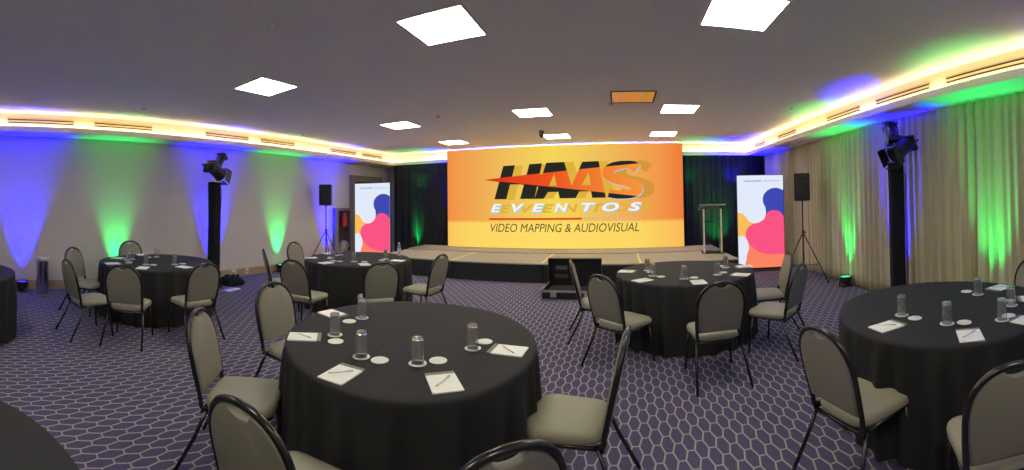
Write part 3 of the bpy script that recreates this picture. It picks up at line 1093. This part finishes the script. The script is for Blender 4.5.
M['up_blue'] = emit('blue_lens', (.05, .03, 1), 3)
M['up_green'] = emit('green_lens', (.05, 1, .25), 3)
WL = [(.46, 'blue'), (2.28, 'green'), (4.45, 'blue'), (6.30, 'green'), (8.08, 'blue')]
for i, (yy, c) in enumerate(WL):
    lab = ['blue uplight on the floor beside the steel bin', 'green uplight on the floor behind the far left table', 'blue uplight on the floor behind the left truss tower', 'green uplight on the floor by the left wall, between the truss and loudspeaker', 'blue uplight on the floor behind the left loudspeaker tripod'][i]
    uplight(XL + .16, yy, 0, XL - .02, yy, 2.0, c, lab, BLUE_W if c == 'blue' else GREEN_W, 48, blend=1.0)
WR = [(6.15, 'green', .17), (4.70, 'blue', .20), (2.90, 'green', .30), (9.75, 'blue', .25), (1.0, 'blue', .3)]
for i, (yy, c, off) in enumerate(WR):
    lab = ['green uplight on the floor at the foot of the beige curtain', 'blue uplight on the floor behind the right truss tower', 'green uplight on the floor at the curtain behind the right table', 'blue uplight on the floor in the back right corner', 'blue uplight on the floor near the curtain right of the camera'][i]
    uplight(XR - .10 - off, yy, 0, XR - .24, yy, 2.2, c, lab, BLUE_W * .8 if c == 'blue' else GREEN_W, 48, blend=1.0)
# on and behind the stage
uplight(-6.02, 10.50, 0, -6.04, 10.80, .95, 'green', 'green uplight on the floor at the left black drape', 300, 34, blend=1.0)
uplight(-4.62, 10.55, 0, -4.72, 10.62, 3.0, 'blue', 'blue uplight behind the left end of the video wall', BLUE_W * .6, 40, body=False)
uplight(2.75, 10.2, 0, 2.6, 10.8, 1.2, 'green', 'green uplight behind the lectern at the right black drape', 180, 60, body=False, blend=1.0)
for i, (xx, c) in enumerate([(-3.6, 'blue'), (-2.6, 'green'), (-1.5, 'blue'), (-.5, 'green'), (.6, 'blue'), (1.9, 'green'), (3.1, 'blue'), (-5.9, 'green')]):
    uplight(xx, 10.52, 1.6, xx, 10.40, 3.2, c, '', (BLUE_W if c == 'blue' else GREEN_W) * .12, 75, body=False)


# ------------------------------------------------------------------ tables
def cloth_table(name_l, cx_, cy_, r=.868, ax=None, seed=1, n_fold=26):
    """floor length black cloth over a round top"""
    t = thing('banquet_table', name_l, 'table', (cx_, cy_, 0), group='round banquet tables')
    bm = BM()
    rr = random.Random(seed)
    n = 312
    ph = [rr.uniform(0, 6.28) for _ in range(6)]

    def fold(a_):
        return (sin(n_fold * a_ + 1.6 * sin(3 * a_ + ph[0]) + ph[1]) + .5 * sin(n_fold * .5 // 1 * a_ + ph[2]) + .35 * sin(n_fold * 1.7 // 1 * a_ + ph[3]))

    def scale(a_):
        if not ax:
            return r
        A_, B_, th = ax
        c_, s_ = cos(a_ - th), sin(a_ - th)
        return A_ * B_ / sqrt((B_ * c_) ** 2 + (A_ * s_) ** 2)
    prof = [(0.33, .7505), (.66, .7505), (.93, .7505), (.978, .7503), (.992, .747), (1.0, .740), (1.004, .725)]
    zz = [.69, .63, .55, .45, .35, .25, .15, .07, .012]
    rings = []
    for q, z in prof:
        rings.append([bm.verts.new((scale(2 * pi * j / n) * q * cos(2 * pi * j / n), scale(2 * pi * j / n) * q * sin(2 * pi * j / n), z)) for j in range(n)])
    for z in zz:
        d_ = (.75 - z) / .75
        ring = []
        for j in range(n):
            a_ = 2 * pi * j / n
            R_ = scale(a_) * 1.004 + .012 * d_ + .026 * fold(a_) * min(1, d_ * 1.8) ** .7 + .004 * sin(a_ * 7 + z * 9)
            ring.append(bm.verts.new((R_ * cos(a_), R_ * sin(a_), z)))
        rings.append(ring)
    for A_, B_ in zip(rings, rings[1:]):
        for j in range(n):
            bm.faces.new((A_[j], A_[(j + 1) % n], B_[(j + 1) % n], B_[j]))
    c0 = bm.verts.new((0, 0, .7505))
    for j in range(n):
        bm.faces.new((rings[0][(j + 1) % n], rings[0][j], c0))
    finish('tablecloth', bm, M['cloth'], t, smooth=True)
    bm = BM(); lathe(bm, [(.80, .72), (.80, .745)], 48); finish('tabletop', bm, M['dark_door'], t)
    for k in range(4):
        a_ = pi / 4 + k * pi / 2
        bm = BM(); tube(bm, [(.45 * cos(a_), .45 * sin(a_), .72), (.55 * cos(a_), .55 * sin(a_), 0)], .016); finish('leg', bm, M['alu'], t)
    return t


TAB = {
    'A': (-1.42, 2.385), 'R': (2.35, 2.20), 'M': (.80, 4.98), 'L': (-5.65, 2.38), 'C': (-4.06, 5.19), 'E': (-5.60, -.30 - .36), 'B': (-1.20, -.56),
}
CREASE = ((-0.023, -0.315), (-0.061, 0.929))
tA = cloth_table('round table under a floor-length black cloth, large one front and centre', *TAB['A'], ax=(.945, .845, atan2(-.726, .688)), seed=2)
cloth_table('round table under a floor-length black cloth at the right beside the curtain', *TAB['R'], seed=3)
cloth_table('round table under a floor-length black cloth right of centre before the stage', *TAB['M'], seed=4)
cloth_table('round table under a floor-length black cloth at the far left near the green wall light', *TAB['L'], seed=5)
cloth_table('round table under a floor-length black cloth before the left LED poster', *TAB['C'], seed=6)
cloth_table('bare round black-clothed table cut by the left picture edge', -4.78 - .28, -.64, seed=7)
cloth_table('bare round black-clothed table at the bottom left picture corner', *TAB['B'], seed=8)


# the ironed fold line running over the front table's cloth
def add_crease(o, p0, p1):
    m = M['cloth'].copy()
    m.name = 'black_tablecloth_creased'
    N, L = m.node_tree.nodes, m.node_tree.links
    tc = N.new('ShaderNodeTexCoord')
    sp = N.new('ShaderNodeSeparateXYZ')
    L.new(tc.outputs['Object'], sp.inputs[0])
    dx, dy = p1[0] - p0[0], p1[1] - p0[1]
    l = hypot(dx, dy)
    nx, ny = -dy / l, dx / l
    d = mathn(N, L, 'ADD', mathn(N, L, 'MULTIPLY', sp.outputs[0], nx), mathn(N, L, 'MULTIPLY', sp.outputs[1], ny))
    d = mathn(N, L, 'ABSOLUTE', mathn(N, L, 'SUBTRACT', d, p0[0] * nx + p0[1] * ny))
    h = N.new('ShaderNodeMapRange')
    h.interpolation_type = 'SMOOTHSTEP'
    h.inputs['From Max'].default_value = .008
    h.inputs['To Min'].default_value = 1
    h.inputs['To Max'].default_value = 0
    L.new(d, h.inputs['Value'])
    b = N.new('ShaderNodeBump')
    b.inputs['Strength'].default_value = .9
    b.inputs['Distance'].default_value = .006
    L.new(h.outputs[0], b.inputs['Height'])
    L.new(b.outputs[0], N['Principled BSDF'].inputs['Normal'])
    o.data.materials[0] = m


add_crease([c for c in tA.children if c.name.startswith('tablecloth')][0], CREASE[0], CREASE[1])


# ------------------------------------------------------------------ chairs
def build_chair(label):
    t = thing('banquet_chair', label, 'chair', group='banquet chairs around the round tables')
    ZB, ZT = .41, .932            # backrest
    LEAN = .11

    def yb(z):                     # backrest leans back with height
        return -.205 - LEAN * max(0, (z - .44)) / .46 * 1.0

    def arch(n=15, inset=0.0, zb=ZB):
        pts = []
        zs = .70
        W0, W1 = .203 - inset, .219 - inset
        up = ZT - inset
        for k in range(6):
            f_ = k / 6
            pts.append((W0 + (W1 - W0) * sin(f_ * pi / 2), zb + (zs - zb) * f_))
        for k in range(n + 1):
            a_ = pi / 2 * k / n
            pts.append((W1 * cos(a_) ** .86 if k < n else 0, zs + (up - zs) * sin(a_) ** .94))
        return pts
    half = arch(12)
    out = [(x, z) for x, z in half] + [(-x, z) for x, z in half[::-1][1:]]
    # tube: seat rail corner -> arch -> seat rail corner
    path = [(.200, -.165, .39), (.203, -.195, .40)] + [(x, yb(z), z) for x, z in out] + [(-.203, -.195, .40), (-.200, -.165, .39)]
    bm = BM(); tube(bm, path, .0155, 8); finish('back_frame', bm, M['black_metal'], t, smooth=True)
    # upholstered panel with the hand notch at the top
    ins = .012
    h2 = arch(12, ins, .478)
    nz_w = .060
    right = [(x, z) for x, z in h2 if not (x < nz_w + .004 and z > .8)]
    top = h2[-1][1]
    ze = right[-1][1]
    notch = [(nz_w * cos(pi * k / 8), ze - .030 * sin(pi * k / 8)) for k in range(0, 9)]
    loop = right + notch[0:] + [(-x, z) for x, z in right[::-1]]

    def ring(bm_, sc, y_off):
        cz = (.478 + ZT) / 2
        return [bm_.verts.new((x * sc, yb(cz + (z - cz) * sc) + y_off, cz + (z - cz) * sc)) for x, z in loop]
    bm = BM()
    rs = [ring(bm, .90, -.021), ring(bm, .975, -.017), ring(bm, 1.0, -.006), ring(bm, 1.0, .006), ring(bm, .975, .020), ring(bm, .90, .026)]
    m_ = len(loop)
    for A_, B_ in zip(rs, rs[1:]):
        for j in range(m_):
            bm.faces.new((A_[j], A_[(j + 1) % m_], B_[(j + 1) % m_], B_[j]))
    f1 = bm.faces.new(rs[0][::-1]); f2 = bm.faces.new(rs[-1])
    bmesh.ops.triangulate(bm, faces=[f1, f2])
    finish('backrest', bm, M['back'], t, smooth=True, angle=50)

    # seat pad: rounded trapezoid with a crowned top
    def seat_ring(bm_, sc, z):
        vs_ = []
        k_ = 48
        for j in range(k_):
            a_ = 2 * pi * j / k_
            c_, s_ = cos(a_), sin(a_)
            e = .42
            x = abs(c_) ** e * (1 if c_ > 0 else -1)
            y = abs(s_) ** e * (1 if s_ > 0 else -1)
            wx = .216 + .020 * y
            vs_.append(bm_.verts.new((x * wx * sc, .022 + y * .225 * sc, z - .036)))
        return vs_
    bm = BM()
    rs = [seat_ring(bm, s_, z_) for s_, z_ in ((.95, .428), (1.0, .434), (1.012, .450), (.995, .468), (.955, .480), (.86, .487), (.6, .492), (.3, .494))]
    for A_, B_ in zip(rs, rs[1:]):
        for j in range(48):
            bm.faces.new((A_[j], A_[(j + 1) % 48], B_[(j + 1) % 48], B_[j]))
    bm.faces.new(rs[0][::-1]); bm.faces.new(rs[-1])
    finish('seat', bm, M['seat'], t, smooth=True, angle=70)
    bm = BM()
    tube(bm, [(.20, -.18, .384), (.205, .18, .384), (.17, .225, .384), (-.17, .225, .384), (-.205, .18, .384), (-.20, -.18, .384)], .012, 8)
    finish('seat_frame', bm, M['black_metal'], t, smooth=True)
    for s_ in (-1, 1):
        bm = BM(); tube(bm, [(s_ * .203, .17, .384), (s_ * .220, .195, .2), (s_ * .235, .215, 0)], .0125, 8)
        finish('leg', bm, M['black_metal'], t, smooth=True)
    for s_ in (-1, 1):
        bm = BM(); tube(bm, [(s_ * .203, -.17, .393), (s_ * .225, -.235, .23), (s_ * .248, -.36, 0)], .0125, 8)
        finish('leg', bm, M['black_metal'], t, smooth=True)
    bm = BM(); tube(bm, [(-.207, -.198, .378), (.207, -.198, .378)], .012, 8); finish('cross_bar', bm, M['black_metal'], t, smooth=True)
    return t


proto = build_chair('')
used = False


def place_chair(bx, by, tab, label, turn=0.0):
    """bx, by: where the top of the backrest stands; the chair faces its table"""
    global used
    cx_, cy_ = TAB[tab]
    a_ = atan2(cy_ - by, cx_ - bx) + turn
    o = dup(proto) if used else proto
    used = True
    back = .315
    R_ = hypot(cx_ - bx, cy_ - by)
    if R_ < 1.30:                     # keep the seat clear of the hanging cloth
        bx, by = cx_ - cos(a_ - turn) * 1.30, cy_ - sin(a_ - turn) * 1.30
    o.location = (bx + cos(a_) * back, by + sin(a_) * back, 0)
    o.rotation_euler.z = a_ - pi / 2
    o['label'] = label


CH = [
    # front centre table
    ('A', -2.8, 2.32, 'beige chair at the left of the front centre table, behind the one seen in profile'),
    ('A', -2.37, 1.31, 'beige chair seen in profile left of the front centre table'),
    ('A', -1.2, 0.85, 'beige chair with its large rounded back at the lower left of the front centre table'),
    ('A', -0.345, 1.15, 'beige chair of which only the curved back top shows at the bottom of the picture'),
    ('A', 0.02, 2.25, 'beige chair seen edge-on at the right side of the front centre table'),
    # right of centre, before the stage
    ('M', -0.62, 4.84, 'beige chair seen edge-on before the flight case'),
    ('M', -0.21, 3.87, 'beige chair seen from behind at the left of the table right of centre'),
    ('M', 0.86, 3.35, 'beige chair seen squarely from behind in front of the table right of centre'),
    ('M', 1.85, 3.82, 'nearer of the two beige chairs at the right side of the table right of centre'),
    ('M', 2.13, 4.74, 'farther beige chair at the right of the table right of centre, before the LED poster'),
    # right table
    ('R', 1.04, 1.93, 'beige chair turned to the right table, with its whole frame in view'),
    ('R', 1.4, 0.92, 'beige chair cut by the lower right picture corner'),
    ('R', 3.65, 2.14, 'beige chair at the far side of the right table, mostly outside the picture'),
    # far left table
    ('L', -4.85, 0.86, 'dark beige chair in profile at the left of the far left table'),
    ('L', -6.10, 1.16, 'dark beige chair behind the profile chair of the far left table'),
    ('L', -6.94, 2.4, 'dark beige chair behind the far left table before the green light'),
    ('L', -4.32, 1.41, 'dark beige chair seen from behind at the front left of the far left table'),
    ('L', -4.12, 2.38, 'dark beige chair seen from behind at the right of the far left table'),
    # table before the left poster
    ('C', -4.91, 3.89, 'beige chair seen edge-on left of the table before the left LED poster'),
    ('C', -5.42, 5, 'beige chair behind the left side of the table before the left LED poster'),
    ('C', -3.74, 3.43, 'dark beige chair seen half from behind, front left of the table before the left poster'),
    ('C', -2.76, 4.01, 'dark beige chair seen squarely from behind at the table before the left LED poster'),
    ('C', -2.44, 5.01, 'beige chair at the right of the table before the left LED poster, side on'),
]
TURN = {(-4.85, .86): -.28, (-6.10, 1.16): -.50, (-2.37, 1.31): -.16}
for tb, bx, by, lb in CH:
    place_chair(bx, by, tb, lb, TURN.get((bx, by), 0.0))


# ------------------------------------------------------------------ things on the tables
TZ = .7512


def proto_coaster():
    bm = BM(); lathe(bm, [(.050, 0), (.052, .001), (.052, .003), (.050, .004)], 28)
    o = finish('coaster', bm, M['coaster'], smooth=True, angle=40)
    return o


def proto_glass():
    # tumbler standing upside down: rim on the coaster, thick base up
    bm = BM()
    lathe(bm, [(.0340, .0), (.0330, .06), (.0300, .132), (.0285, .136), (.0, .136)][:-1] + [(.001, .136)], 24, cap0=False, cap1=True)
    lathe(bm, [(.0340, .0), (.0315, .0), (.0308, .06), (.0275, .118), (.001, .120)], 24, cap0=False, cap1=True)
    bmesh.ops.remove_doubles(bm, verts=bm.verts, dist=.0001)
    bmesh.ops.scale(bm, vec=(1.08, 1.08, 1.08), verts=bm.verts)
    o = finish('drinking_glass', bm, M['glass'], smooth=True, angle=50)
    return o


def proto_pad():
    t = thing('notepad', '', 'notepad')
    bm = BM()
    # paper block, top sheets slightly curled
    box(bm, -.078, .078, -.112, .085, 0, .007)
    finish('pages', bm, M['paper'], t)
    bm = BM(); box(bm, -.0785, .0785, .085, .112, 0, .0085, .001); finish('binding', bm, M['card'], t)
    return t


def proto_pen():
    t = thing('pen', '', 'pen')
    bm = BM(); tube(bm, [(0, -.066, .0055), (0, .045, .0055)], .0032, 8); finish('barrel', bm, M['pen'], t, smooth=True)
    bm = BM(); tube(bm, [(0, -.078, .0055), (0, -.066, .0055)], [.001, .004], 8); finish('tip', bm, M['chrome'], t, smooth=True)
    bm = BM(); tube(bm, [(0, .045, .0055), (0, .062, .0055)], .0046, 8); box(bm, -.0015, .0015, .02, .06, .0095, .012); finish('clip_cap', bm, M['pen'], t)
    return t


PC, PG, PP, PN = proto_coaster(), proto_glass(), proto_pad(), proto_pen()
first = {'c': True, 'g': True, 'p': True, 'n': True}


def place(kind, proto_, x, y, z, rz, label, cat, group):
    o = proto_ if first[kind] else dup(proto_)
    first[kind] = False
    o.location = (x, y, z)
    o.rotation_euler.z = rz
    return tag(o, label, cat, group)


TN = {'A': 'front centre table', 'R': 'right table by the curtain', 'M': 'table right of centre', 'L': 'far left table', 'C': 'table before the left LED poster'}
# per setting: where it is, pad centre, coaster with glass, second coaster
SET = {
    'A': [('left side', (-1.945, 1.90), (-1.83, 2.08), (-1.74, 1.985)), ('back left', (-2.18, 2.45), (-1.93, 2.52), (-1.95, 2.385)),
          ('front left', (-1.385, 1.63), (-1.45, 1.885), (-1.33, 1.905)), ('front right', (-.885, 1.83), (-1.12, 1.98), (-1.035, 2.07)), ('right side', (-.70, 2.35), (-.92, 2.325), (-.89, 2.46))],
    'R': [('left side', (1.69, 2.15), (1.93, 2.28), (1.945, 2.15)), ('front left', (1.93, 1.62), (2.01, 1.89), (2.10, 1.81)),
          ('front right', (2.35, 1.45), (2.29, 1.62), (2.39, 1.63)), ('right side', (2.86, 1.72), (2.62, 1.76), (2.72, 1.84)), ('far side', (3.03, 2.17), (2.75, 2.20), (2.77, 2.35))],
    'M': [('left side', (.07, 5.08), (.33, 5.12), (.36, 5.0)), ('front left', (.24, 4.50), (.37, 4.75), (.46, 4.68)),
          ('front', (.83, 4.27), (.71, 4.50), (.83, 4.53)), ('right front', (1.38, 4.50), (1.13, 4.61), (1.23, 4.72)), ('far right', (1.58, 5.01), (1.35, 5.05), (1.33, 5.18))],
    'L': [('near left', (-5.60, 1.68), (-5.62, 1.93), (-5.72, 1.97)), ('front', (-5.13, 1.97), (-5.40, 2.12), (-5.33, 2.21)),
          ('right side', (-5.0, 2.53), (-5.27, 2.52), (-5.28, 2.66)), ('far left', (-6.10, 1.93), (-5.96, 2.10), (-5.90, 2.0)), ('back', (-6.37, 2.43), (-6.08, 2.57), (-6.09, 2.43))],
    'C': [('left side', (-4.66, 4.70), (-4.48, 4.99), (-4.40, 4.88)), ('front', (-4.10, 4.47), (-4.17, 4.70), (-4.05, 4.72)),
          ('front right', (-3.56, 4.71), (-3.86, 4.84), (-3.72, 4.92)), ('far right', (-3.36, 5.30), (-3.62, 5.36), (-3.60, 5.22)), ('back left', (-4.80, 5.29), (-4.55, 5.32), (-4.55, 5.19))],
}
for k, sets in SET.items():
    cx_, cy_ = TAB[k]
    for j, (where, pad, cg, c2) in enumerate(sets):
        tn = TN[k]
        ang = atan2(cy_ - pad[1], cx_ - pad[0])
        jit = RND.uniform(-.12, .12)
        place('p', PP, pad[0], pad[1], TZ, ang - pi / 2 + jit, 'white notepad on the black cloth, %s of the %s' % (where, tn), 'notepad', 'notepads on the round tables')
        if k in 'ARM':
            place('n', PN, pad[0], pad[1], TZ + .0075, ang - pi / 2 + jit - .75, 'grey pen lying on the notepad, %s of the %s' % (where, tn), 'pen', 'pens on the notepads')
        place('c', PC, cg[0], cg[1], TZ, 0, 'white round coaster under the glass, %s of the %s' % (where, tn), 'coaster', 'coasters on the round tables')
        place('c', PC, c2[0], c2[1], TZ, 0, 'empty white round coaster, %s of the %s' % (where, tn), 'coaster', 'coasters on the round tables')
        place('g', PG, cg[0], cg[1], TZ + .0045, 0, 'upturned clear glass on a coaster, %s of the %s' % (where, tn), 'glass', 'upturned glasses on the round tables')

# water bottle at the edge of the table before the left poster
t = thing('water_bottle', 'clear plastic water bottle at the right edge of the table before the left LED poster', 'bottle', (-3.66, 5.84, TZ))
bm = BM(); lathe(bm, [(.028, 0), (.032, .006), (.032, .05), (.030, .06), (.032, .07), (.032, .14), (.026, .17), (.013, .195), (.012, .205)], 20); finish('bottle_body', bm, M['bottle'], t, smooth=True, angle=60)
bm = BM(); lathe(bm, [(.014, .205), (.014, .225)], 16); finish('cap', bm, M['white_plastic'], t, smooth=True, angle=40)
bm = BM(); lathe(bm, [(.0325, .075), (.0325, .125)], 20, cap0=False, cap1=False); finish('paper_band', bm, mat('bottle_label', (.5, .6, .75), .5), t, smooth=True)
